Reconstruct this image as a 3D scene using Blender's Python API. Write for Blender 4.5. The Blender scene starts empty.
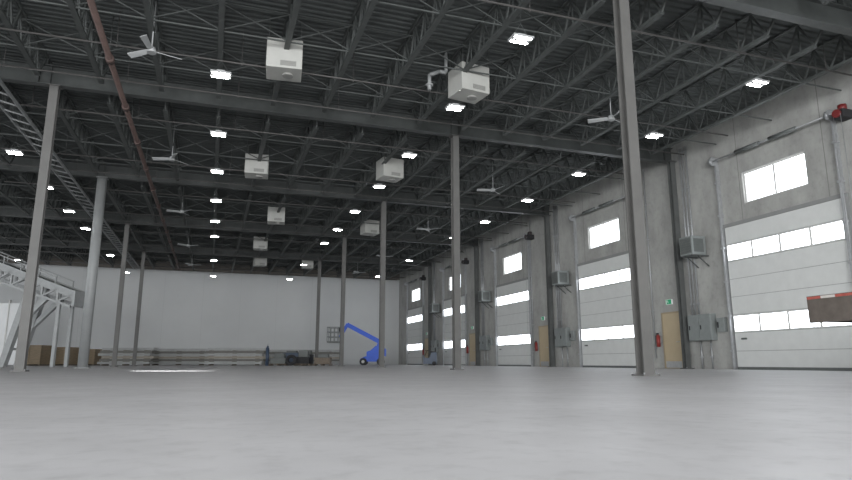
import bpy, bmesh, math, random
from mathutils import Vector, Matrix
random.seed(4)
S = bpy.context.scene
COL = S.collection
S.view_settings.view_transform = 'Standard'
PI = math.pi

# ------------------------------------------------------------------ camera
HC = 0.25; TH = math.radians(11.17); AZ = math.radians(18.93); FPX = 618.0
cam = bpy.data.objects.new('camera', bpy.data.cameras.new('camera'))
COL.objects.link(cam)
cam.location = (0, 0, HC)
cam.rotation_euler = (PI/2 + TH, 0, -AZ)
cam.data.sensor_width = 36
cam.data.lens = FPX/852*36
cam.data.clip_end = 300
S.camera = cam

def proj(x, y, z):
    F = x*math.sin(AZ) + y*math.cos(AZ); L = x*math.cos(AZ) - y*math.sin(AZ); z -= HC
    zc = F*math.cos(TH) + z*math.sin(TH); yc = z*math.cos(TH) - F*math.sin(TH)
    if zc < 0.2: return None
    return 426 + FPX*L/zc, 240 - FPX*yc/zc
def seen(p0, p1, m=90, n=12):      # does any of this member come near the view (the rest of the hall is left out)
    for i in range(n+1):
        t = i/n
        q = proj(*[p0[j]*(1-t)+p1[j]*t for j in range(3)])
        if q and -m < q[0] < 852+m and -m < q[1] < 480+m: return True
    return False

# ------------------------------------------------------------------ materials
def mat(name, col, rough=0.6, metal=0.0, var=0.0, scale=3.0, bump=0.0, emit=0.0, joint=None, stretch=(1,1,1), fine=0.0, fscale=20.0):
    m = bpy.data.materials.new(name); m.use_nodes = True
    nt = m.node_tree; N = nt.nodes; Lk = nt.links
    b = N['Principled BSDF']
    b.inputs['Roughness'].default_value = rough
    b.inputs['Metallic'].default_value = metal
    c = (*col, 1)
    b.inputs['Base Color'].default_value = c
    tc = N.new('ShaderNodeTexCoord')
    out = None
    def noise(sc, v, lo, hi, st):
        mp = N.new('ShaderNodeMapping'); mp.inputs['Scale'].default_value = st
        Lk.new(tc.outputs['Object'], mp.inputs['Vector'])
        nz = N.new('ShaderNodeTexNoise'); nz.inputs['Scale'].default_value = sc
        nz.inputs['Detail'].default_value = 8; nz.inputs['Roughness'].default_value = 0.6
        Lk.new(mp.outputs['Vector'], nz.inputs['Vector'])
        rp = N.new('ShaderNodeValToRGB')
        rp.color_ramp.elements[0].position = 0.3; rp.color_ramp.elements[1].position = 0.7
        rp.color_ramp.elements[0].color = lo; rp.color_ramp.elements[1].color = hi
        Lk.new(nz.outputs['Fac'], rp.inputs['Fac'])
        return nz, rp
    if var or bump:
        nz, rp = noise(scale, var, (*[v*(1-var) for v in col], 1), (*[min(1, v*(1+var)) for v in col], 1), stretch)
        out = rp.outputs['Color']
        if bump:
            bp = N.new('ShaderNodeBump'); bp.inputs['Strength'].default_value = bump; bp.inputs['Distance'].default_value = 0.02
            Lk.new(nz.outputs['Fac'], bp.inputs['Height']); Lk.new(bp.outputs['Normal'], b.inputs['Normal'])
    if fine:
        nz2, rp2 = noise(fscale, fine, (1-fine,)*3+(1,), (1,1,1,1), (1,1,1))
        rp2.color_ramp.elements[0].position = 0.32; rp2.color_ramp.elements[1].position = 0.5
        mm = N.new('ShaderNodeMix'); mm.data_type = 'RGBA'; mm.blend_type = 'MULTIPLY'; mm.inputs['Factor'].default_value = 1
        Lk.new(out, mm.inputs['A']); Lk.new(rp2.outputs['Color'], mm.inputs['B']); out = mm.outputs['Result']
    if joint:
        axis, pitch, off, w, dark = joint
        sp = N.new('ShaderNodeSeparateXYZ'); Lk.new(tc.outputs['Object'], sp.inputs[0])
        a = N.new('ShaderNodeMath'); a.operation = 'MULTIPLY_ADD'; a.inputs[1].default_value = 1/pitch; a.inputs[2].default_value = off
        Lk.new(sp.outputs[axis], a.inputs[0])
        f = N.new('ShaderNodeMath'); f.operation = 'FRACT'; Lk.new(a.outputs[0], f.inputs[0])
        l = N.new('ShaderNodeMath'); l.operation = 'LESS_THAN'; l.inputs[1].default_value = w/pitch; Lk.new(f.outputs[0], l.inputs[0])
        mx = N.new('ShaderNodeMix'); mx.data_type = 'RGBA'
        Lk.new(l.outputs[0], mx.inputs['Factor'])
        if out: Lk.new(out, mx.inputs['A'])
        else: mx.inputs['A'].default_value = c
        mx.inputs['B'].default_value = (*[v*dark for v in col], 1)
        out = mx.outputs['Result']
    if out: Lk.new(out, b.inputs['Base Color'])
    if emit:
        b.inputs['Emission Color'].default_value = c
        b.inputs['Emission Strength'].default_value = emit
    return m

M = dict(
    floor=mat('polished_concrete', (0.485,0.478,0.487), 0.48, 0, 0.10, 1.4, 0.01, fine=0.12, fscale=9.0),
    deck=mat('dark_deck', (0.078,0.086,0.084), 0.7, 0.0, 0.2, 1.5),
    concrete=mat('precast_concrete', (0.345,0.345,0.328), 0.85, 0, 0.20, 1.3, 0.05, joint=('Y', 3.24, 0.0, 0.03, 0.62), stretch=(1,1,0.5), fine=0.12, fscale=5),
    farwall=mat('white_panel_wall', (0.57,0.58,0.58), 0.7, 0, 0.04, 0.3, joint=('X', 3.2, 0.3, 0.03, 0.9)),
    band=mat('brown_fascia', (0.20,0.18,0.16), 0.7, 0, 0.1, 1),
    steel=mat('painted_dark_steel', (0.075,0.081,0.079), 0.5, 0.1, 0.15, 3),
    wallcol=mat('grey_wall_column_paint', (0.105,0.11,0.107), 0.5, 0.1, 0.15, 3),
    column=mat('grey_column_paint', (0.115,0.113,0.108), 0.55, 0.1, 0.12, 2),
    columnlight=mat('light_grey_column_paint', (0.30,0.31,0.31), 0.5, 0.1, 0.08, 2),
    joist=mat('dark_joist_paint', (0.072,0.079,0.076), 0.6, 0.0, 0.2, 4),
    galv=mat('galvanised', (0.42,0.43,0.44), 0.4, 0.5, 0.12, 8),
    lattice=mat('pale_lattice_paint', (0.30,0.31,0.31), 0.5, 0.1, 0.1, 4),  # pale tone for the look of lit joists, also on the flue pipe
    greybox=mat('grey_enamel', (0.24,0.26,0.255), 0.45, 0.2, 0.08, 5),
    darkbox=mat('dark_enamel', (0.12,0.13,0.125), 0.5, 0.1, 0.1, 5),
    basket=mat('grey_basket_paint', (0.19,0.20,0.20), 0.5, 0.1, 0.1, 5),
    door=mat('white_door_panel', (0.62,0.63,0.615), 0.5, 0, 0.04, 3),
    seam=mat('door_seam', (0.30,0.305,0.30), 0.7, 0, 0.04, 3),
    doorframe=mat('grey_door_trim', (0.24,0.245,0.24), 0.6, 0, 0.05, 3),
    beige=mat('beige_door_paint', (0.44,0.36,0.24), 0.5, 0, 0.05, 2),
    beigeframe=mat('beige_frame_paint', (0.33,0.27,0.18), 0.5, 0, 0.05, 2),
    pane=mat('glowing_daylight_pane', (0.90,0.95,1.0), 0.3, 0, emit=4.5),  # outside daylight put in as a glow of the pane itself
    white=mat('white_enamel', (0.62,0.62,0.60), 0.5, 0, 0.05, 4),
    brightwhite=mat('bright_white_panel', (0.75,0.76,0.76), 0.5, 0, 0.03, 2),
    cream=mat('cream_enamel', (0.41,0.41,0.385), 0.5, 0, 0.05, 4),
    creamdark=mat('dark_cream_enamel', (0.26,0.26,0.245), 0.5, 0, 0.05, 4),  # darker cream for the grille and outlet
    fan=mat('pale_grey_enamel', (0.36,0.37,0.37), 0.5, 0, 0.05, 4),
    led=mat('led_strip', (1.0,1.0,0.97), 0.4, 0, emit=70),
    red=mat('red_paint', (0.24,0.03,0.025), 0.5, 0, 0.1, 5),
    darkred=mat('dark_red_paint', (0.16,0.018,0.018), 0.5, 0, 0.1, 5),
    reeldark=mat('dark_housing_paint', (0.05,0.04,0.04), 0.5, 0, 0.1, 5),
    black=mat('black_rubber', (0.02,0.02,0.022), 0.7, 0, 0.2, 8),
    pipe=mat('dark_red_brown_pipe', (0.085,0.055,0.048), 0.7, 0.0, 0.25, 3),
    branch=mat('dull_pipe', (0.08,0.077,0.074), 0.5, 0.2, 0.15, 3),
    blue=mat('blue_paint', (0.012,0.10,0.66), 0.45, 0, 0.08, 4),
    navy=mat('navy_paint', (0.05,0.075,0.12), 0.45, 0, 0.1, 4),
    wood=mat('plywood', (0.30,0.235,0.16), 0.8, 0, 0.18, 4, stretch=(1,1,6)),
    darkwood=mat('weathered_wood', (0.20,0.165,0.13), 0.85, 0, 0.25, 5, stretch=(1,8,1)),
    beam=mat('pale_beam', (0.36,0.365,0.36), 0.5, 0.0, 0.1, 3),
    beamdark=mat('dark_beam', (0.17,0.165,0.15), 0.6, 0.0, 0.1, 3),
    beamtan=mat('tan_beam', (0.34,0.31,0.26), 0.7, 0, 0.1, 3),
    signwhite=mat('sign_white', (0.8,0.8,0.8), 0.5, emit=0.15),
    signgreen=mat('sign_green', (0.02,0.30,0.14), 0.5, emit=0.25),
    rust=mat('dark_brown_frame', (0.105,0.088,0.075), 0.7, 0.1, 0.2, 6),
    tapered=mat('faded_red_tape', (0.35,0.08,0.06), 0.6, 0, 0.2, 9),
    tapewhite=mat('tape_white', (0.50,0.47,0.44), 0.5, 0, 0.1, 9),
    conveyor=mat('pale_grey_steel', (0.36,0.37,0.37), 0.5, 0.1, 0.1, 4),
)

# ------------------------------------------------------------------ mesh builder
class MB:
    def __init__(s): s.bm = bmesh.new(); s.mi = 0
    def hexa(s, P):
        v = [s.bm.verts.new(p) for p in P]
        for f in ((0,3,2,1),(4,5,6,7),(0,1,5,4),(1,2,6,5),(2,3,7,6),(3,0,4,7)):
            fc = s.bm.faces.new([v[i] for i in f]); fc.material_index = s.mi
        return s
    def box(s, x0,x1,y0,y1,z0,z1):
        return s.hexa([(x0,y0,z0),(x1,y0,z0),(x1,y1,z0),(x0,y1,z0),(x0,y0,z1),(x1,y0,z1),(x1,y1,z1),(x0,y1,z1)])
    def bar(s, a, b, w, h=None, up=(0,0,1)):
        h = h or w; a = Vector(a); b = Vector(b); d = (b-a).normalized(); up = Vector(up)
        if abs(d.dot(up)) > 0.99: up = Vector((0,1,0))
        r = d.cross(up).normalized()*w/2; u = r.cross(d).normalized()*h/2
        return s.hexa([a-r-u, a+r-u, b+r-u, b-r-u, a-r+u, a+r+u, b+r+u, b-r+u])
    def tube(s, a, b, r, n=10, r2=None):
        r2 = r if r2 is None else r2
        a = Vector(a); b = Vector(b); d = (b-a).normalized(); up = Vector((0,0,1)) if abs(d.z) < 0.95 else Vector((0,1,0))
        x = d.cross(up).normalized(); y = x.cross(d)
        A = []; B = []
        for i in range(n):
            t = 2*PI*i/n; o = x*math.cos(t)+y*math.sin(t)
            A.append(s.bm.verts.new(a+o*r)); B.append(s.bm.verts.new(b+o*r2))
        for i in range(n):
            j = (i+1) % n
            f = s.bm.faces.new([A[i],A[j],B[j],B[i]]); f.material_index = s.mi; f.smooth = True
        f = s.bm.faces.new(A[::-1]); f.material_index = s.mi
        f = s.bm.faces.new(B); f.material_index = s.mi
        return s
    def path(s, pts, r, n=8):
        for a, b in zip(pts, pts[1:]): s.tube(a, b, r, n)
        return s
    def torus(s, c, R, r, axis='Z', n=24, k=8):
        rings = []
        for i in range(n):
            t = 2*PI*i/n; ring = []
            for j in range(k):
                p = 2*PI*j/k; q = R + r*math.cos(p)
                v = (q*math.cos(t), q*math.sin(t), r*math.sin(p))
                if axis == 'X': v = (v[2], v[0], v[1])
                if axis == 'Y': v = (v[0], v[2], v[1])
                ring.append(s.bm.verts.new(Vector(c)+Vector(v)))
            rings.append(ring)
        for i in range(n):
            for j in range(k):
                f = s.bm.faces.new([rings[i][j], rings[(i+1)%n][j], rings[(i+1)%n][(j+1)%k], rings[i][(j+1)%k]])
                f.smooth = True; f.material_index = s.mi
        return s
    def prism(s, poly, d0, d1, axis='Y'):
        def P(a,b,d): return (a,d,b) if axis == 'Y' else ((d,a,b) if axis == 'X' else (a,b,d))
        A = [s.bm.verts.new(P(a,b,d0)) for a,b in poly]; B = [s.bm.verts.new(P(a,b,d1)) for a,b in poly]
        n = len(poly)
        for i in range(n):
            f = s.bm.faces.new([A[i],A[(i+1)%n],B[(i+1)%n],B[i]]); f.material_index = s.mi
        s.bm.faces.new(A[::-1]).material_index = s.mi; s.bm.faces.new(B).material_index = s.mi
        return s
    def build(s, name, m, parent=None, bevel=0, fix=True):
        if fix: bmesh.ops.recalc_face_normals(s.bm, faces=s.bm.faces)
        me = bpy.data.meshes.new(name); s.bm.to_mesh(me); s.bm.free()
        ms = m if isinstance(m, (list, tuple)) else [m]
        for q in ms: me.materials.append(M[q])
        o = bpy.data.objects.new(name, me); COL.objects.link(o)
        if parent: o.parent = parent
        if bevel:
            b = o.modifiers.new('bevel', 'BEVEL'); b.width = bevel; b.segments = 2; b.limit_method = 'ANGLE'
        return o

def tag(o, label=None, cat=None, group=None, kind=None):
    if label: o['label'] = label
    if cat: o['category'] = cat
    if group: o['group'] = group
    if kind: o['kind'] = kind
    return o
def empty(name, loc=(0,0,0), rz=0):
    o = bpy.data.objects.new(name, None); COL.objects.link(o); o.location = loc; o.rotation_euler = (0,0,rz)
    o.empty_display_size = 0.2
    return o
def copy_tree(o, parent=None):
    c = o.copy(); COL.objects.link(c)
    if parent: c.parent = parent
    for ch in list(o.children): copy_tree(ch, c)
    return c
class Maker:      # the first call returns the prototype, later ones copies
    def __init__(s, f): s.f = f; s.p = None
    def __call__(s, loc, rz=0):
        if s.p is None: s.p = s.f(); o = s.p
        else: o = copy_tree(s.p)
        o.location = loc; o.rotation_euler = (0,0,rz)
        return o

# ------------------------------------------------------------------ grid of the hall
BAY = 9.72; XR = 17.2; XC = 7.75; XL = -5.05; YF = 58.3; XW = -30
YK = [BAY*k for k in range(7)]
ZG0, ZG1, ZD = 8.15, 8.75, 8.95
ORD = ['', 'nearest', 'second', 'third', 'fourth', 'fifth', 'sixth']

# floor, ceiling deck, walls
tag(MB().box(-42, XR+0.3, -22, YF+0.3, -0.3, 0).build('floor', 'floor'), kind='structure')
bm = MB(); pitch = 0.22; prof = []
y = -14.0
while y < YF:
    prof += [(y, ZD), (y+0.08, ZD), (y+0.12, ZD+0.04), (y+0.18, ZD+0.04)]
    y += pitch
V0 = [bm.bm.verts.new((-34, a, b)) for a, b in prof]; V1 = [bm.bm.verts.new((XR+0.3, a, b)) for a, b in prof]
for i in range(len(prof)-1): bm.bm.faces.new([V0[i], V1[i], V1[i+1], V0[i+1]])
bm.box(-34, XR+0.3, -14, YF+0.3, ZD+0.15, ZD+0.35)
tag(bm.build('ceiling', 'deck', fix=False), kind='structure')
tag(MB().box(XW-4, XR, YF, YF+0.3, 0, ZD+0.15).build('wall_far', 'farwall'), kind='structure')
tag(MB().box(XW-4, XR, YF-0.12, YF, 8.2, ZD-0.02).build('trim_1', 'band'), kind='structure')

DOORL = [17.0, 26.5, 36.0, 45.6, 55.2]; DW = 4.4; DH = 4.96
WZ0, WZ1, WWID = 5.65, 6.75, 2.45
openings = []
for l in DOORL:
    openings.append((l-DW+0.1, l-0.1, 0, DH-0.05))
    c = l-DW/2+0.05
    openings.append((c-WWID/2, c+WWID/2, WZ0, WZ1))
ys = sorted({-14.0, YF} | {o[0] for o in openings} | {o[1] for o in openings})
zs = [0, DH-0.05, WZ0, WZ1, ZD+0.15]
bm = MB()
for a, b in zip(ys, ys[1:]):
    for c, d in zip(zs, zs[1:]):
        if any(o[0]-1e-4 <= a and b <= o[1]+1e-4 and o[2]-1e-4 <= c and d <= o[3]+1e-4 for o in openings): continue
        bm.box(XR, XR+0.3, a, b, c, d)
tag(bm.build('wall_right', 'concrete'), kind='structure')

# ------------------------------------------------------------------ high windows
def mk_window():
    r = empty('window'); w = WWID/2; h = WZ1-WZ0
    f = MB(); t = 0.06
    f.box(-0.05,0.05,-w,w,0,t).box(-0.05,0.05,-w,w,h-t,h).box(-0.05,0.05,-w,-w+t,t,h-t).box(-0.05,0.05,w-t,w,t,h-t)
    f.build('window_frame', 'white', r)
    MB().box(-0.045,0.045,-0.035,0.035,t,h-t).build('mullion', 'white', r)
    for s in (-1,1):
        a, b = sorted((s*0.035, s*(w-t)))
        MB().box(-0.01,0.01,a,b,t,h-t).build('pane', 'pane', r)
    return r
mkw = Maker(mk_window)
for i, l in enumerate(DOORL):
    o = mkw((XR+0.12, l-DW/2+0.05, WZ0)); o.name = 'window_%d' % (i+1)
    tag(o, 'high two-pane window above the %s overhead door' % ORD[i+1], 'window', 'high windows above the overhead doors', 'structure')

# ------------------------------------------------------------------ overhead doors
def mk_door():
    r = empty('door'); sh = DH/8
    for k in range(8):
        z0 = k*sh; win = k in (2, 6)
        b = MB().box(0.0,0.015,0,DW,z0+0.009,z0+sh-0.009); b.mi = 1
        sec = b.box(0.015,0.05,0,DW,z0,z0+sh).build('panel_section', ['door','seam'], r)
        if win:
            for q in range(4):
                y0 = q*DW/4+0.015; y1 = (q+1)*DW/4-0.015
                fr = MB(); t = 0.025
                fr.box(-0.015,0,y0,y1,z0+0.025,z0+0.025+t).box(-0.015,0,y0,y1,z0+sh-0.03-t,z0+sh-0.03)
                fr.box(-0.015,0,y0,y0+t,z0+0.025+t,z0+sh-0.03-t).box(-0.015,0,y1-t,y1,z0+0.025+t,z0+sh-0.03-t)
                fr.build('pane_frame', 'white', sec)
                MB().box(-0.008,0,y0+t,y1-t,z0+0.025+t,z0+sh-0.03-t).build('pane', 'pane', sec)
    for yy in (-0.09, DW+0.09):
        t = MB(); t.box(-0.10,0.05,yy-0.03,yy+0.03,0,7.35)
        for z in (0.6,1.8,3.0,4.2,5.4,6.6): t.box(-0.12,0.05,yy-0.07,yy+0.07,z,z+0.06)
        t.build('track', 'galv', r)
        MB().box(-0.02,0.05,yy-0.12 if yy<0 else yy+0.03,yy-0.03 if yy<0 else yy+0.12,0,DH+0.1).build('jamb', 'doorframe', r)
    MB().box(-0.02,0.05,-0.12,DW+0.12,DH,DH+0.12).build('header', 'doorframe', r)
    MB().box(-0.02,0.0,0,DW,0.0,0.09).build('bottom_seal', 'darkbox', r)
    sp = MB().tube((-0.22,-0.3,7.45),(-0.22,DW+0.3,7.45),0.025,8)
    sh_ = sp.build('spring_shaft', 'galv', r)
    for a,b in ((1.0,2.0),(2.4,3.4)):
        MB().tube((-0.22,a,7.45),(-0.22,b,7.45),0.07,12).build('spring', 'darkbox', sh_)
    for yy in (-0.1, DW+0.1):
        MB().tube((-0.22,yy-0.05,7.45),(-0.22,yy+0.05,7.45),0.13,14).build('cable_drum', 'galv', sh_)
        MB().box(-0.24,0.05,yy-0.015,yy+0.015,7.3,7.62).build('bracket', 'galv', sh_)
    MB().box(-0.05,0.0,DW-0.5,DW-0.3,1.0,1.06).build('handle', 'darkbox', r)
    return r
mkd = Maker(mk_door)
for i, l in enumerate(DOORL):
    o = mkd((XR-0.051, l-DW, 0.0)); o.name = 'door_%d' % (i+1)
    tag(o, '%s white sectional overhead door with two rows of square lights' % ORD[i+1], 'overhead door', 'overhead doors in the right wall', 'structure')

def opener_f(m):
    def f():
        r = empty('door_opener')
        MB().box(-0.42,-0.01,-0.17,0.17,-0.02,0.24).build('motor_box', 'black', r, 0.02)
        MB().tube((-0.2,0,0.24),(-0.2,0,0.42),0.12,14).build('motor', m, r)
        MB().tube((-0.50,0,0.12),(-0.42,0,0.12),0.12,16).build('chain_wheel', m, r)
        ch = MB().tube((-0.46,-0.11,0.1),(-0.46,-0.11,-5.6),0.008,6).tube((-0.46,0.11,0.1),(-0.46,0.11,-5.6),0.008,6)
        ch.bar((-0.46,-0.12,-5.6),(-0.46,0.12,-5.6),0.016).build('chain', 'galv', r)
        return r
    return f
mko1 = Maker(opener_f('darkred')); mko2 = Maker(opener_f('reeldark'))
for i, l in enumerate(DOORL):
    o = (mko1 if i == 0 else mko2)((XR, l-DW-0.5, 7.2))
    tag(o, ('dark red and black' if i == 0 else 'dark') + ' door opener high beside the %s overhead door' % ORD[i+1], 'door opener', 'door openers on the right wall')

# ------------------------------------------------------------------ personnel doors, exit signs, extinguishers
def mk_pdoor():
    r = empty('door')
    f = MB(); f.box(-0.06,0,-0.06,0,0,2.2).box(-0.06,0,0.95,1.01,0,2.2).box(-0.06,0,-0.06,1.01,2.14,2.2).build('door_frame', 'beigeframe', r)
    lf = MB().box(-0.045,0,0,0.95,0.01,2.14).build('leaf', 'beige', r)
    MB().tube((-0.07,0.1,1.02),(-0.07,0.24,1.02),0.012,8).tube((-0.07,0.1,1.02),(-0.045,0.1,1.02),0.02,8).build('handle', 'galv', lf)
    MB().box(-0.05,-0.045,0.03,0.92,0.03,0.28).build('kick_plate', 'galv', lf)
    return r
mkp = Maker(mk_pdoor)
def mk_exit():
    r = empty('exit_sign')
    MB().box(-0.06,0,0,0.34,0,0.2).build('housing', 'signwhite', r)
    b = MB().box(-0.066,-0.06,0.01,0.33,0.01,0.19).build('sign_face', 'signgreen', r)
    g = MB()   # running figure and doorway
    g.tube((-0.068,0.215,0.155),(-0.07,0.215,0.155),0.014,10)
    g.bar((-0.069,0.205,0.135),(-0.069,0.19,0.09),0.002,0.022,(0,1,0)).bar((-0.069,0.19,0.09),(-0.069,0.225,0.06),0.002,0.012,(0,1,0))
    g.bar((-0.069,0.19,0.09),(-0.069,0.155,0.04),0.002,0.012,(0,1,0)).bar((-0.069,0.2,0.13),(-0.069,0.24,0.11),0.002,0.009,(0,1,0))
    g.box(-0.07,-0.068,0.27,0.31,0.03,0.17)
    g.build('pictogram', 'signwhite', b)
    return r
mke = Maker(mk_exit)
def mk_ext():
    r = empty('fire_extinguisher')
    MB().tube((-0.14,0,0),(-0.14,0,0.42),0.075,14).tube((-0.14,0,0.42),(-0.14,0,0.49),0.075,14,0.03).build('cylinder', 'red', r)
    MB().box(-0.16,-0.12,-0.03,0.08,0.49,0.55).tube((-0.14,0,0.47),(-0.14,0,0.52),0.02,8).build('valve', 'black', r)
    MB().path([(-0.14,0.06,0.52),(-0.16,0.13,0.42),(-0.16,0.12,0.15)],0.012,6).build('hose', 'black', r)
    MB().box(-0.07,0,-0.04,0.04,0.1,0.45).build('wall_bracket', 'galv', r)
    return r
mkx = Maker(mk_ext)
n = 5
DY = {2:0.22, 3:0.55, 4:0.7, 5:0.7}
for k in range(2, 6):
    n += 1; y0 = YK[k]+DY[k]
    o = mkp((XR, y0, 0)); o.name = 'door_%d' % n
    tag(o, 'beige steel personnel door beside the %s wall column' % ORD[k-1], 'door', 'personnel doors in the right wall', 'structure')
    o = mke((XR, y0+0.35, 2.5)); tag(o, 'small green exit sign above the %s beige door' % ORD[k-1], 'exit sign', 'exit signs')
    o = mkx((XR, y0+1.18, 0.85)); tag(o, 'red fire extinguisher on the wall beside the %s beige door' % ORD[k-1], 'fire extinguisher', 'wall fire extinguishers')

# ------------------------------------------------------------------ wall heaters, panels, conduits
def mk_heater():
    r = empty('unit_heater')
    MB().box(-0.78,-0.14,-0.32,0.32,0,0.70).build('casing', 'greybox', r, 0.015)
    g = MB(); g.box(-0.795,-0.78,-0.27,0.27,0.06,0.64)
    for i in range(6): g.box(-0.815,-0.795,-0.25,0.25,0.08+i*0.09,0.11+i*0.09)
    g.build('louvre', 'darkbox', r)
    g = MB(); g.box(-0.70,-0.26,-0.332,-0.32,0.1,0.60)
    for i in range(5): g.box(-0.68,-0.28,-0.345,-0.332,0.14+i*0.09,0.17+i*0.09)
    g.build('side_grille', 'darkbox', r)
    for s in (-0.26, 0.26):
        MB().bar((-0.005,s,-0.02),(-0.78,s,-0.02),0.035).bar((-0.02,s,-0.4),(-0.5,s,-0.03),0.03).build('bracket', 'steel', r)
    return r
mkh = Maker(mk_heater)
def mk_panel():
    r = empty('electrical_cabinet')
    MB().box(-0.26,-0.005,0,1.15,0,0.95).build('body', 'greybox', r, 0.01)
    for y0 in (0.03, 0.59):
        d = MB().box(-0.275,-0.26,y0,y0+0.53,0.03,0.92).build('cabinet_door', 'greybox', r)
        MB().box(-0.30,-0.275,y0+0.44,y0+0.47,0.4,0.55).build('handle', 'black', d)
    return r
mkc = Maker(mk_panel)
def mk_box():
    r = empty('switch_box')
    MB().box(-0.15,-0.005,0,0.35,0,0.5).build('body', 'greybox', r, 0.01)
    MB().box(-0.18,-0.15,0.26,0.3,0.15,0.35).build('lever', 'black', r)
    return r
mks = Maker(mk_box)
def conduit_f(h, r_=0.028):
    def f():
        b = MB().tube((-0.045,0,0),(-0.045,0,h),r_,8)
        z = 0.4
        while z < h-0.1: b.box(-0.08,-0.005,-0.05,0.05,z,z+0.04); z += 1.5
        return b.build('electrical_conduit', 'galv')
    return f
mkco = Maker(conduit_f(6.6)); mkcs = Maker(conduit_f(1.0)); mkct = Maker(conduit_f(8.0, 0.022))
OFF = {2:-1.25, 3:-1.6, 4:-1.85, 5:-1.9}
for k in range(2, 6):
    nm = ORD[k-1]
    o = mkh((XR, YK[k]+OFF[k], 4.12)); tag(o, 'grey box-shaped unit heater on wall bracket near the %s wall column' % nm, 'heater', 'wall unit heaters')
    o = mkc((XR, YK[k]-1.6, 1.02)); tag(o, 'wide grey electrical cabinet beside the %s wall column' % nm, 'electrical box', 'electrical cabinets on the right wall')
    o = mks((XR, YK[k]-2.1, 1.3)); tag(o, 'small grey switch box by the %s wall column' % nm, 'switch box', 'switch boxes on the right wall')
    for dy in (-0.84, -0.66, -0.5):
        o = mkco((XR, YK[k]+dy, 1.98)); tag(o, 'thin galvanised conduit rising from the cabinet by the %s wall column' % nm, 'conduit', 'conduits rising beside the %s wall column' % nm)
    for dy in (-1.3, -0.8):
        o = mkcs((XR, YK[k]+dy, 0.01)); tag(o, 'short conduit from floor to the cabinet by the %s wall column' % nm, 'conduit', 'short conduits below the %s cabinet' % nm)
    o = mkct((XR, YK[k]+(1.72 if k == 2 else 2.2), 0.4)); tag(o, 'tall thin conduit between the %s beige door and the overhead door behind it' % nm, 'conduit', 'tall conduits beyond the beige doors')

# ------------------------------------------------------------------ columns
def hsec(b, w, d, z0, z1, tf=0.022, tw=0.016):
    b.box(-w/2,w/2,-d/2,-d/2+tf,z0,z1).box(-w/2,w/2,d/2-tf,d/2,z0,z1).box(-tw/2,tw/2,-d/2+tf,d/2-tf,z0,z1)
    return b
def col_f(m, w=0.23, d=0.23):
    def f():
        r = empty('steel_column')
        hsec(MB(), w, d, 0.03, ZG0-0.03).build('shaft', m, r)
        b = MB().box(-0.18,0.18,-0.18,0.18,0,0.03).build('base_plate', m, r)
        for sx in (-1,1):
            for sy in (-1,1): MB().tube((sx*0.145,sy*0.145,0.03),(sx*0.145,sy*0.145,0.06),0.016,6).build('bolt', 'galv', b)
        MB().box(-0.16,0.16,-0.16,0.16,ZG0-0.03,ZG0).build('cap_plate', m, r)
        return r
    return f
mkcol = Maker(col_f('column'))
for k in range(1, 6):
    o = mkcol((XC-(0.13 if k == 1 else 0), YK[k], 0)); tag(o, '%s grey-brown steel column of the middle row' % ORD[k], 'column', 'columns of the middle row')
for k in (2, 4, 5):
    o = mkcol((XL+(0.27 if k == 2 else 0), YK[k], 0)); tag(o, '%s column of the left row, slim and dark grey' % {2:'nearest', 4:'third', 5:'farthest'}[k], 'column', 'columns of the left row')
r = empty('steel_column', (XL+0.1, YK[3], 0))
tag(r, 'thick light grey round column, second of the left row', 'column', 'columns of the left row')
MB().tube((0,0,0.03),(0,0,ZG0-0.03),0.2,20).build('shaft', 'columnlight', r)
MB().box(-0.28,0.28,-0.28,0.28,0,0.03).build('base_plate', 'columnlight', r)
MB().box(-0.22,0.22,-0.22,0.22,ZG0-0.03,ZG0).build('cap_plate', 'columnlight', r)
mkcw = Maker(col_f('wallcol', 0.22, 0.2))
for k in range(2, 6):
    o = mkcw((XR-0.19, YK[k]-(0.16 if k == 2 else 0), 0)); tag(o, '%s dark steel column standing against the right wall' % ORD[k-1], 'column', 'columns along the right wall')

# ------------------------------------------------------------------ girders
def mk_girder():
    L0, L1 = -27.0, XR-0.02
    r = empty('steel_girder')
    MB().box(L0,L1,-0.13,0.13,0,0.025).build('bottom_flange', 'steel', r)
    MB().box(L0,L1,-0.13,0.13,0.575,0.6).build('top_flange', 'steel', r)
    MB().box(L0,L1,-0.01,0.01,0.025,0.575).build('web', 'steel', r)
    for X in (XL-0.15, XL+0.15, XC-0.15, XC+0.15, XR-0.4):
        MB().box(X-0.01,X+0.01,-0.12,0.12,0.025,0.575).build('stiffener', 'steel', r)
    return r
mkg = Maker(mk_girder)
for k in range(1, 6):
    o = mkg((0, YK[k], ZG0)); tag(o, '%s dark steel girder spanning left to right over the columns' % ORD[k], 'girder', 'roof girders')

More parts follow.
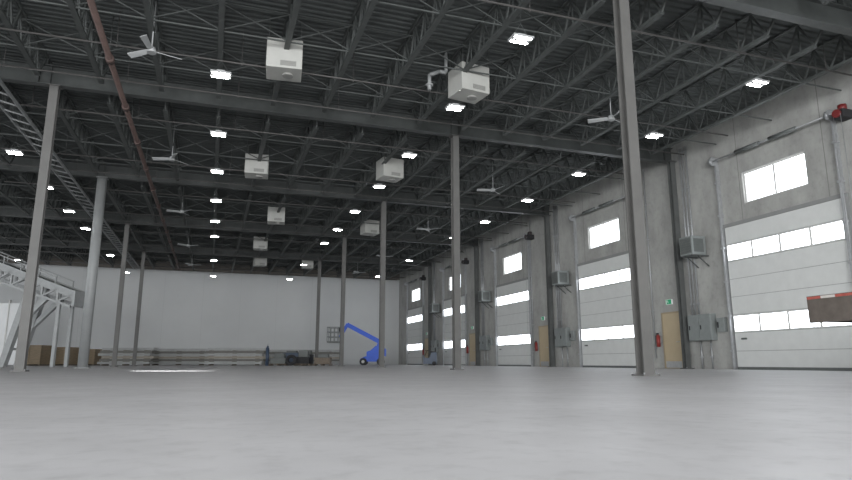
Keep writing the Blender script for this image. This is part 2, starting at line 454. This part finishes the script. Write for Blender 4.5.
# ------------------------------------------------------------------ joists
def mk_joist():
    r = empty('roof_joist'); L = BAY; y0, y1 = 0.02, L-0.02; zt, zb = 0.76, -0.02
    MB().box(-0.065,-0.012,y0,y1,0.75,0.80).box(0.012,0.065,y0,y1,0.75,0.80).box(-0.05,0.05,y0,y0+0.12,0.6,0.75).box(-0.05,0.05,y1-0.12,y1,0.6,0.75).build('top_chord', 'joist', r)
    MB().box(-0.065,0.065,0.75,L-0.75,-0.055,-0.042).box(-0.065,-0.052,0.75,L-0.75,-0.042,0.015).box(0.052,0.065,0.75,L-0.75,-0.042,0.015).build('bottom_chord', 'joist', r)
    w = MB(); n = 10; p = (L-1.5)/n
    w.bar((0,0.14,zt),(0,0.78,zb),0.045).bar((0,L-0.14,zt),(0,L-0.78,zb),0.045)
    for i in range(n):
        a = 0.75+i*p
        w.bar((0,a,zb),(0,a+p/2,zt),0.042).bar((0,a+p/2,zt),(0,a+p,zb),0.042)
        w.bar((0,a+p/2,zt),(0,a+p/2,zb),0.03)
    w.build('web', 'joist', r)
    return r
mkj = Maker(mk_joist)
XJ = [XC + 1.575*i for i in range(0, 6)] + [XC - 1.6*i for i in range(1, 19)]
BAYN = ['in front of the nearest girder'] + ['between the %s and %s girders' % (ORD[k], ORD[k+1]) for k in range(1,5)] + ['between the fifth girder and the far wall']
for k in range(6):
    for X in XJ:
        if k == 0 and X < 6: continue
        if not seen((X, YK[k], 8.5), (X, YK[k]+BAY, 8.5)): continue
        o = mkj((X, YK[k], ZD-0.80))
        tag(o, 'dark open-web roof joist %s' % BAYN[k], 'roof joist', 'roof joists %s' % BAYN[k])

for k in range(6):
    for t, nm in ((0.25, 'nearer'), (0.5, 'middle'), (0.75, 'farther')):
        Y = YK[k]+BAY*t
        xs = sorted(x for x in XJ if seen((x, Y-1, 8.5), (x, Y+1, 8.5), 150))
        if len(xs) < 2: continue
        r = empty('joist_bridging', (xs[0], Y, ZD-0.80))
        tag(r, '%s row of thin cross bracing between joists %s' % (nm, BAYN[k]), 'bracing')
        L = xs[-1]-xs[0]
        if xs[-1] > 15: L += 1.5
        MB().bar((-0.3,0,-0.03),(L,0,-0.03),0.032).build('horizontal_angle', 'joist', r)
        MB().bar((-0.3,0,0.725),(L,0,0.725),0.032).build('horizontal_angle', 'joist', r)
        b = MB()
        for a, c in zip(xs, xs[1:]):
            a -= xs[0]; c -= xs[0]
            b.bar((a,0,0.0),(c,0,0.71),0.028).bar((a,0.03,0.71),(c,0.03,0.0),0.028)
        b.build('cross_brace', 'joist', r)

# pale ladder added in place of light-struck joists along the left of the hall
r = empty('pale_lattice', (-6.25, 0, 7.84)); tag(r, 'pale ladder-like tray under the roof at far left', 'cable tray')
for s in (-0.25, 0.25):
    MB().box(s-0.02,s+0.02,12,56,0,0.11).build('side_rail', 'lattice', r)
for i in range(55): MB().bar((-0.24,12.3+i*0.8,0.03),(0.24,12.7+i*0.8,0.03),0.04).build('rung', 'lattice', r)
for i in range(9):
    MB().tube((-0.25,13.5+i*4.86,0.1),(-0.25,13.5+i*4.86,1.11),0.012,5).build('hanger_rod', 'steel', r)

# ------------------------------------------------------------------ sprinkler pipes
r = empty('sprinkler_main', (-2.9, 0, 7.83)); tag(r, 'long dull red-brown sprinkler main running the length of the hall', 'pipe')
MB().tube((0,8,0),(0,55,0),0.075,12).build('pipe', 'pipe', r)
for i in range(15):
    MB().tube((0,9.9+i*3.2,0),(0,10.12+i*3.2,0),0.105,12).build('coupling', 'pipe', r)
for i in range(10):
    MB().tube((0,11.5+i*4.76,0.07),(0,11.5+i*4.76,1.12),0.012,6).build('hanger_rod', 'steel', r)
for k in range(1, 6):
    for t in (0.15, 0.64, 0.86):
        Y = YK[k]+BAY*t
        b = MB().tube((-16 if k > 3 else -9,0,0),(XR-0.6,0,0),0.025,8)
        for q in range(-2, 6):
            b.tube((q*3+0.3,0,0),(q*3+0.3,0,0.93),0.010,5)
            b.tube((q*3+0.3,0,-0.05),(q*3+0.3,0,0),0.02,6)
        o = b.build('sprinkler_branch_pipe', 'branch'); o.location = (0, Y, 8.01)
        tag(o, 'thin sprinkler branch pipe crossing below joists %s' % BAYN[k], 'pipe', 'sprinkler branch pipes %s' % BAYN[k])

# ------------------------------------------------------------------ high-bay lights
def mk_light():
    r = empty('high_bay_light')
    MB().box(-0.25,0.25,-0.16,0.16,0.0,0.05).box(-0.1,0.1,-0.07,0.07,0.05,0.12).build('housing', 'fan', r)
    for s in (-1, 1):
        MB().box(-0.20,0.20,s*0.105-0.030,s*0.105+0.030,-0.015,0.0).build('led_strip', 'led', r)
    for s in (-1, 1):
        MB().tube((s*0.22,0,0.05),(0,0,0.4),0.006,5).build('cable', 'steel', r)
    MB().tube((0,0,0.4),(0,0,1.56),0.006,5).build('suspension_wire', 'steel', r)
    return r
mkl = Maker(mk_light)
BR = [YK[k]+BAY*t for k in range(6) for t in (0.25,0.5,0.75)] + [YK[k]+BAY*t for k in range(1,6) for t in (0.15,0.64,0.86)] + YK
ROWN = {-13.4:'leftmost row', -6.9:'row left of the sprinkler main', -0.2:'row right of the sprinkler main', 6.2:'row beside the middle columns', 13.1:'row nearest the overhead doors'}
for X in ROWN:
    for j in range(11):
        Y = 11.45 if j == 0 else 11.1+4.4*j
        if j > 5 and (j+int(abs(X))) % 2: continue
        for q in BR:
            if abs(Y-q) < 0.2: Y = q+0.22 if Y > q else q-0.22
        if not seen((X,Y,7.4),(X+0.01,Y,7.4),70,1): continue
        o = mkl((X, Y, 7.4)); tag(o, 'lit white high-bay light hanging in the %s' % ROWN[X], 'ceiling light', 'high-bay lights, %s' % ROWN[X])

# ------------------------------------------------------------------ white ceiling heaters
def mk_ceil():
    r = empty('ceiling_unit')
    MB().box(-0.45,0.45,-0.40,0.40,0,0.8).build('casing', 'cream', r, 0.02)
    g = MB(); g.box(-0.10,0.30,-0.405,-0.40,0.06,0.20)
    for i in range(3): g.box(-0.09,0.29,-0.415,-0.405,0.08+i*0.04,0.095+i*0.04)
    g.build('grille', 'creamdark', r)
    MB().tube((0.1,0,-0.05),(0.1,0,0),0.14,16).build('outlet', 'creamdark', r)
    for sx in (-1,1):
        for sy in (-1,1): MB().tube((sx*0.4,sy*0.36,0.8),(sx*0.4,sy*0.36,1.36),0.01,5).build('hanger_rod', 'steel', r)
    return r
mkb = Maker(mk_ceil)
UN = [(1.35,15.35,'nearest on the left'),(6.45,15.08,'nearest beside the middle column row'),(1.3,24.85,'second from the front, on the left'),(6.5,23.55,'second from the front, beside the middle column row'),
      (2.9,33.4,'third from the front, on the left'),(8.4,34.7,'third from the front, beside the middle column row'),(2.7,41.9,'fourth from the front, on the left'),(3.2,49.3,'farthest on the left'),(6.9,49.4,'farthest beside the middle column row')]
for i, (X, Y, t) in enumerate(UN):
    o = mkb((X, Y, 7.6 if i != 1 else 7.68), 0.15 if i % 2 else -0.1); tag(o, 'white box-shaped ceiling unit, %s' % t, 'ceiling heater', 'white boxed ceiling units')
    if i == 1: o.location.z = 7.62
b = MB(); b.path([(0,0,0),(0,0,0.45),(0.3,0,0.6),(0.5,0,0.6)],0.055,10); b.torus((0,0,0.15),0.08,0.03,'Z',16,6); b.tube((0.5,0,0.6),(0.5,0,1.21),0.05,8)
o = b.build('flue_pipe', 'lattice'); o.location = (5.35, 15.3, 7.75); tag(o, 'pale grey elbowed flue pipe beside the large ceiling unit', 'pipe')

# ------------------------------------------------------------------ ceiling fans
def mk_fan():
    r = empty('ceiling_fan')
    MB().tube((0,0,0.08),(0,0,1.36),0.015,8).build('down_rod', 'fan', r)
    MB().tube((0,0,-0.06),(0,0,0.08),0.11,16,0.08).build('motor', 'fan', r)
    for i in range(3):
        t = 2*PI*i/3+0.35; d = Vector((math.cos(t), math.sin(t), 0)); n_ = Vector((-d.y, d.x, 0))
        b = MB(); a = d*0.1; e = d*0.70
        u = Vector((0,0,0.008)); tl = Vector((0,0,0.03))
        b.hexa([a-n_*0.045-u-tl, e-n_*0.07-u-tl, e+n_*0.07-u+tl, a+n_*0.045-u+tl, a-n_*0.045+u-tl, e-n_*0.07+u-tl, e+n_*0.07+u+tl, a+n_*0.045+u+tl])
        b.build('blade', 'fan', r)
    return r
mkf = Maker(mk_fan)
for X, nm in ((-1.8, 'left'), (11.2, 'right')):
    for j in range(5):
        Y = [15.1, 23.65, 32.3, 41.9, 50.3][j]
        o = mkf((X, Y, 7.6), 0.4*j); tag(o, 'white three-blade ceiling fan, %s of the %s line' % (ORD[j+1], nm), 'ceiling fan', 'ceiling fans of the %s line' % nm)

# ------------------------------------------------------------------ far end: boom lift
def at(px, F):     # floor point on the ray of column px at forward distance F
    L = (px-426)/630*F
    return (F*math.sin(AZ)+L*math.cos(AZ), F*math.cos(AZ)-L*math.sin(AZ))
x, y = at(372, 50)
r = empty('boom_lift', (x, y, 0), -AZ); tag(r, 'blue articulated boom lift with a raised work basket', 'boom lift')
MB().prism([(-0.9,0.28),(0.95,0.28),(0.95,0.55),(0.6,0.7),(-0.5,0.7),(-0.9,0.5)],-0.45,0.45).build('chassis', 'blue', r)
for sx in (-0.65,0.7):
    for sy in (-0.58,0.58):
        w = MB().tube((sx,sy-0.1,0.28),(sx,sy+0.1,0.28),0.28,20).build('wheel', 'black', r)
        MB().tube((sx,sy-0.11,0.28),(sx,sy+0.11,0.28),0.12,12).build('hub', 'white', w)
MB().prism([(-0.4,0.7),(1.1,0.7),(1.1,1.25),(0.8,1.5),(0.3,1.5),(-0.1,1.15),(-0.4,1.05)],-0.5,0.5).build('turntable', 'blue', r)
MB().prism([(0.3,1.4),(0.85,1.4),(0.8,1.85),(0.5,1.9)],-0.15,0.15).build('boom_mast', 'blue', r)
MB().bar((0.75,0,1.75),(-2.05,0,3.2),0.24,0.34).build('main_boom', 'blue', r)
MB().bar((-2.0,0,3.25),(-2.6,0,2.15),0.16,0.24).build('jib', 'blue', r)
b = MB(); X0, X1, Y0, Y1 = -3.5,-2.6,-0.8,0.8
for z in (1.85,2.2,2.58,2.95):
    b.bar((X0,Y0,z),(X1,Y0,z),0.06).bar((X0,Y1,z),(X1,Y1,z),0.06).bar((X0,Y0,z),(X0,Y1,z),0.06).bar((X1,Y0,z),(X1,Y1,z),0.06)
for X in (X0,X0+0.3,X0+0.6,X1):
    for Y in (Y0,0,Y1):
        if not (X not in (X0,X1) and Y == 0): b.bar((X,Y,1.85),(X,Y,2.95),0.05)
bk = b.build('basket', 'basket', r)
MB().box(X0,X1,Y0,Y1,1.75,1.85).build('basket_floor', 'darkbox', bk)
MB().box(X1-0.1,X1+0.02,-0.3,0.3,2.6,3.0).build('control_box', 'black', bk)

x, y = at(430, 47)
r = empty('floor_scrubber', (x, y, 0), -AZ); tag(r, 'small dark blue ride-on floor machine near the far right wall', 'floor machine')
MB().prism([(-0.5,0.12),(0.5,0.12),(0.5,0.95),(0.1,0.95),(-0.05,0.55),(-0.35,0.55),(-0.5,0.8)],-0.35,0.35).build('body', 'navy', r)
MB().box(0.02,0.4,-0.25,0.25,0.95,1.03).box(0.36,0.44,-0.25,0.25,0.95,1.3).build('seat', 'black', r, 0.02)
MB().tube((-0.4,0,0.7),(-0.2,0,1.1),0.02,8).torus((-0.2,0,1.1),0.15,0.015,'Z').build('steering_wheel', 'black', r)
for sx, sy in ((-0.35,0),(0.3,-0.35),(0.3,0.35)): MB().tube((sx,sy-0.06,0.15),(sx,sy+0.06,0.15),0.15,16).build('wheel', 'black', r)
MB().box(-0.6,-0.2,-0.42,0.42,0.03,0.12).build('brush_deck', 'darkbox', r)

# stacks of long beams along the far wall
stacks = [(98,150,46,6,'leftmost'),(148,206,49,6,'second'),(204,262,47,6,'third'),(258,338,53,6,'rightmost')]
BC = ['beam','beamdark','beamtan','beam','beamdark','beam']
BN = {'beam':'pale grey','beamdark':'dark brown','beamtan':'tan'}
for a, c, F, rows, nm in stacks:
    x0, y0 = at(a, F); x1, y1 = at(c, F); L = math.hypot(x1-x0, y1-y0)
    rz = math.atan2(y1-y0, x1-x0); protos = {}
    for row in range(rows):
        m = BC[row]
        for q in range(3):
            z = 0.10+row*0.2
            if m not in protos:
                b = MB().box(0,L,-0.12,-0.10,0,0.175).box(0,L,-0.10,0.10,0.15,0.175).box(0,L,-0.10,0.10,0,0.025)
                o = b.build('steel_beam', m); protos[m] = o
            else:
                o = protos[m].copy(); COL.objects.link(o)
            o.location = (x0-math.sin(rz)*q*0.3+0.12*((row*7)%3), y0+math.cos(rz)*q*0.3, z); o.rotation_euler = (0,0,rz)
            tag(o, 'long %s beam in the %s stack along the far wall' % (BN[m], nm), 'beam', '%s beams, %s stack' % (BN[m], nm))
    sp0 = {}
    for row in range(rows):
        for q in (0.1, 0.5, 0.9):
            zz = 0.0 if row == 0 else 0.10+row*0.2-0.025
            h = 0.10 if row == 0 else 0.025
            if h not in sp0: o = MB().box(-0.05,0.05,-0.14,0.76,0,h).build('timber_spacer', 'darkwood'); sp0[h] = o
            else: o = sp0[h].copy(); COL.objects.link(o)
            o.location = (x0+math.cos(rz)*L*q, y0+math.sin(rz)*L*q, zz); o.rotation_euler = (0,0,rz)
            tag(o, 'short timber spacer under the beams of the %s stack' % nm, 'timber', 'timber spacers, %s stack' % nm)

def crate(px, F, w, d, h, label, m='wood'):
    x, y = at(px, F); r = empty('wooden_crate', (x, y, 0), -AZ); tag(r, label, 'crate')
    MB().box(-w/2,w/2,-d/2,d/2,0.1,h).build('box', m, r)
    b = MB()
    for X in (-w/2+0.06, 0, w/2-0.06): b.box(X-0.05,X+0.05,-d/2-0.03,-d/2,0.1,h)
    b.box(-w/2,w/2,-d/2-0.045,-d/2-0.03,h-0.12,h).box(-w/2,w/2,-d/2-0.045,-d/2-0.03,0.1,0.22)
    b.build('batten', 'wood', r)
    for X in (-w/2+0.1, 0, w/2-0.1): MB().box(X-0.06,X+0.06,-d/2,d/2,0,0.1).build('skid', 'darkwood', r)
crate(33, 44, 1.7, 1.2, 1.4, 'leftmost plywood crate, beneath the sloping platform')
crate(60, 45.6, 1.9, 1.2, 1.3, 'widest plywood crate, just left of the thick round column')
crate(89, 47.2, 1.3, 1.0, 1.2, 'small low plywood crate just right of the thick round column')

def pallet_box(px, F, w, h, label, m, top=0.15):
    x, y = at(px, F); r = empty('loaded_pallet', (x, y, 0), -AZ); tag(r, label, 'pallet')
    b = MB()
    for q in range(5): b.box(-w/2,w/2,-0.5+q*0.22,-0.38+q*0.22,0.1,0.13)
    for X in (-w/2+0.05,0,w/2-0.05): b.box(X-0.05,X+0.05,-0.5,0.5,0,0.1)
    b.build('pallet', 'darkwood', r)
    MB().box(-w/2+0.05,w/2-0.05,-0.45,0.45,0.13,h).build('load', m, r, 0.03)
    MB().box(-w/4,w/3,-0.3,0.3,h,h+top).build('top_box', 'darkbox', r, 0.02)
pallet_box(279, 44.5, 1.2, 0.55, 'low dark pallet load left of the tyre', 'darkbox', 0.3)
pallet_box(291, 48.5, 1.3, 0.95, 'tallest dark blue-grey pallet load behind the tyre', 'navy')
pallet_box(303, 44.3, 1.1, 0.6, 'low black pallet load with box on top, right of the tyre', 'black', 0.45)
pallet_box(307, 46.6, 0.9, 0.8, 'black load with a box behind the low black pallet load', 'black', 0.3)
pallet_box(323, 44.5, 1.2, 0.55, 'low brown pallet load beside the boom lift basket', 'darkwood', 0.25)
x, y = at(291, 43)
o = MB().torus((0,0,0),0.27,0.12,'Z',28,10).build('tyre', 'black'); o.location = (x, y, 0.38); o.rotation_euler = (math.radians(72),0,-AZ)
tag(o, 'small black tyre leaning in front of the dark pallet loads', 'tyre')
x, y = at(267, 44)
r = empty('gas_cylinder', (x, y, 0)); tag(r, 'slim blue-grey gas cylinder standing left of the dark pallets', 'gas cylinder')
MB().tube((0,0,0),(0,0,1.2),0.12,14).tube((0,0,1.2),(0,0,1.38),0.12,14,0.04).build('bottle', 'navy', r)
MB().tube((0,0,1.38),(0,0,1.5),0.03,8).build('valve', 'galv', r)

# ------------------------------------------------------------------ sloping platform structure at far left
x, y = at(30, 32)
r = empty('sloping_conveyor', (x, y, 0), -AZ); tag(r, 'bulky pale grey sloping steel platform on splayed legs', 'conveyor')
A = Vector((-4.2,0,6.0)); B = Vector((2.3,0,3.6))
for sy in (-0.8, 0.8):
    o_ = Vector((0,sy,0))
    MB().bar(A+o_, B+o_, 0.08, 0.36).build('side_plate', 'conveyor', r)
    h = MB(); h.bar(A+o_+Vector((0,0,0.6)), A.lerp(B,0.85)+o_+Vector((0,0,0.5)), 0.05)
    for i in range(7):
        p = A.lerp(B, i/7.1)+o_; h.bar(p, p+Vector((0,0,0.53)), 0.045)
    h.build('hand_rail', 'conveyor', r)
    b = MB(); b.bar(A+o_+Vector((0,0,-0.85)), B+o_+Vector((-0.1,0,-0.6)), 0.12, 0.12)
    for i in range(8):
        p = A.lerp(B, i/8)+o_; q = A.lerp(B, (i+1)/8)+o_; dz = -0.85+0.25*i/8
        b.bar(p, p+Vector((0,0,dz)), 0.09).bar(p+Vector((0,0,dz)), q, 0.08)
    b.build('side_truss', 'conveyor', r)
MB().bar(A+Vector((0,0,0.05)), B+Vector((0,0,0.05)), 1.5, 0.14).build('belt', 'greybox', r)
MB().bar(B+Vector((0.02,-0.85,-0.2)), B+Vector((0.02,0.85,-0.2)), 0.14, 0.8).build('end_frame', 'conveyor', r)
for sy in (-0.6, 0.6):
    MB().bar((-1.0,sy,0),(0.0,sy,4.2),0.3,0.3).build('leg', 'conveyor', r)
    MB().bar((-0.6,sy,1.9),(0.9,sy,3.5),0.22,0.22).build('diagonal_brace', 'conveyor', r)
    MB().bar((1.5,sy,0),(1.5,sy,3.4),0.16,0.16).build('leg', 'conveyor', r)
MB().bar((-0.8,-0.6,0.9),(-0.8,0.6,0.9),0.12).build('cross_tie', 'conveyor', r)
x, y = at(6, 37)
r = empty('white_partition', (x, y, 0), -AZ); tag(r, 'bright white free-standing partition panels behind the sloping platform', 'partition')
for i in range(3):
    MB().box(-2.1+i*0.95,-1.2+i*0.95,-0.03,0.03,0.1,3.7).build('panel', 'brightwhite', r)
for i in range(4):
    MB().box(-2.15+i*0.95,-2.08+i*0.95,-0.08,0.08,0,3.9).build('post', 'white', r)

# ------------------------------------------------------------------ flatbed trailer at right
r = empty('flatbed_trailer', (9.0, 6.15, 0)); tag(r, 'dark brown flatbed trailer end with faded red and white edge tape', 'trailer')
MB().box(0.06,7.2,-1.2,1.2,1.2,1.27).build('deck', 'darkwood', r)
MB().box(0,0.06,-1.25,1.25,0.86,1.28).build('rear_bumper', 'rust', r)
for sy in (-1.25, 1.2): MB().box(0.06,7.2,sy,sy+0.05,0.88,1.28).build('side_rail', 'rust', r)
for i in range(10):
    y0 = 1.24-i*0.24
    MB().box(-0.008,0,y0-0.24,y0,1.23,1.27).build('tape', 'tapewhite' if i == 1 else 'tapered', r)
for sy in (-0.7, 0.6): MB().prism([(0.1,0.88),(7,0.75),(7,1.2),(0.1,1.2)], sy, sy+0.12).build('frame_rail', 'rust', r)
for X in (0.25,1.2,2.2,3.2,4.2): MB().box(X,X+0.08,-1.2,1.2,1.02,1.2).build('cross_member', 'rust', r)
for X in (3.4, 4.5):
    for sy in (-1.0, 0.8):
        w = MB().tube((X,sy-0.12,0.48),(X,sy+0.12,0.48),0.48,24).build('wheel', 'black', r)
        MB().tube((X,sy-0.13,0.48),(X,sy+0.13,0.48),0.22,16).build('hub', 'galv', w)
    MB().bar((X,-0.9,0.48),(X,0.8,0.48),0.12).build('axle', 'rust', r)
    for s in (-0.6,0.5): MB().box(X-0.06,X+0.06,s,s+0.1,0.5,0.85).build('suspension', 'rust', r)
for sy in (-0.55,0.45): MB().box(6.6,6.7,sy,sy+0.1,0,0.8).build('landing_leg', 'rust', r)

# ------------------------------------------------------------------ light
w = bpy.data.worlds.new('world'); S.world = w; w.use_nodes = True
bg = w.node_tree.nodes['Background']; bg.inputs[0].default_value = (0.93,0.965,1.0,1); bg.inputs[1].default_value = 2.6
def area(name, loc, tgt, sx, sy, p, col=(1,1,1)):
    l = bpy.data.lights.new(name, 'AREA'); l.shape = 'RECTANGLE'; l.size = sx; l.size_y = sy; l.energy = p; l.color = col
    o = bpy.data.objects.new(name, l); COL.objects.link(o); o.location = loc
    o.rotation_euler = (Vector(tgt)-Vector(loc)).to_track_quat('-Z','Y').to_euler()
area('daylight_behind', (-4,-12,4.5), (0,30,2), 24, 7, 7800, (0.98,0.99,1.0))
l = bpy.data.lights.new('sun_patch', 'SPOT'); l.energy = 26000; l.spot_size = math.radians(8); l.spot_blend = 0.2; l.shadow_soft_size = 0.02
o = bpy.data.objects.new('sun_patch', l); COL.objects.link(o); px_, py_ = at(170, 18); o.location = (px_-8, py_+3, 6.8)
o.rotation_euler = (Vector((px_,py_,0))-o.location).to_track_quat('-Z','Y').to_euler()
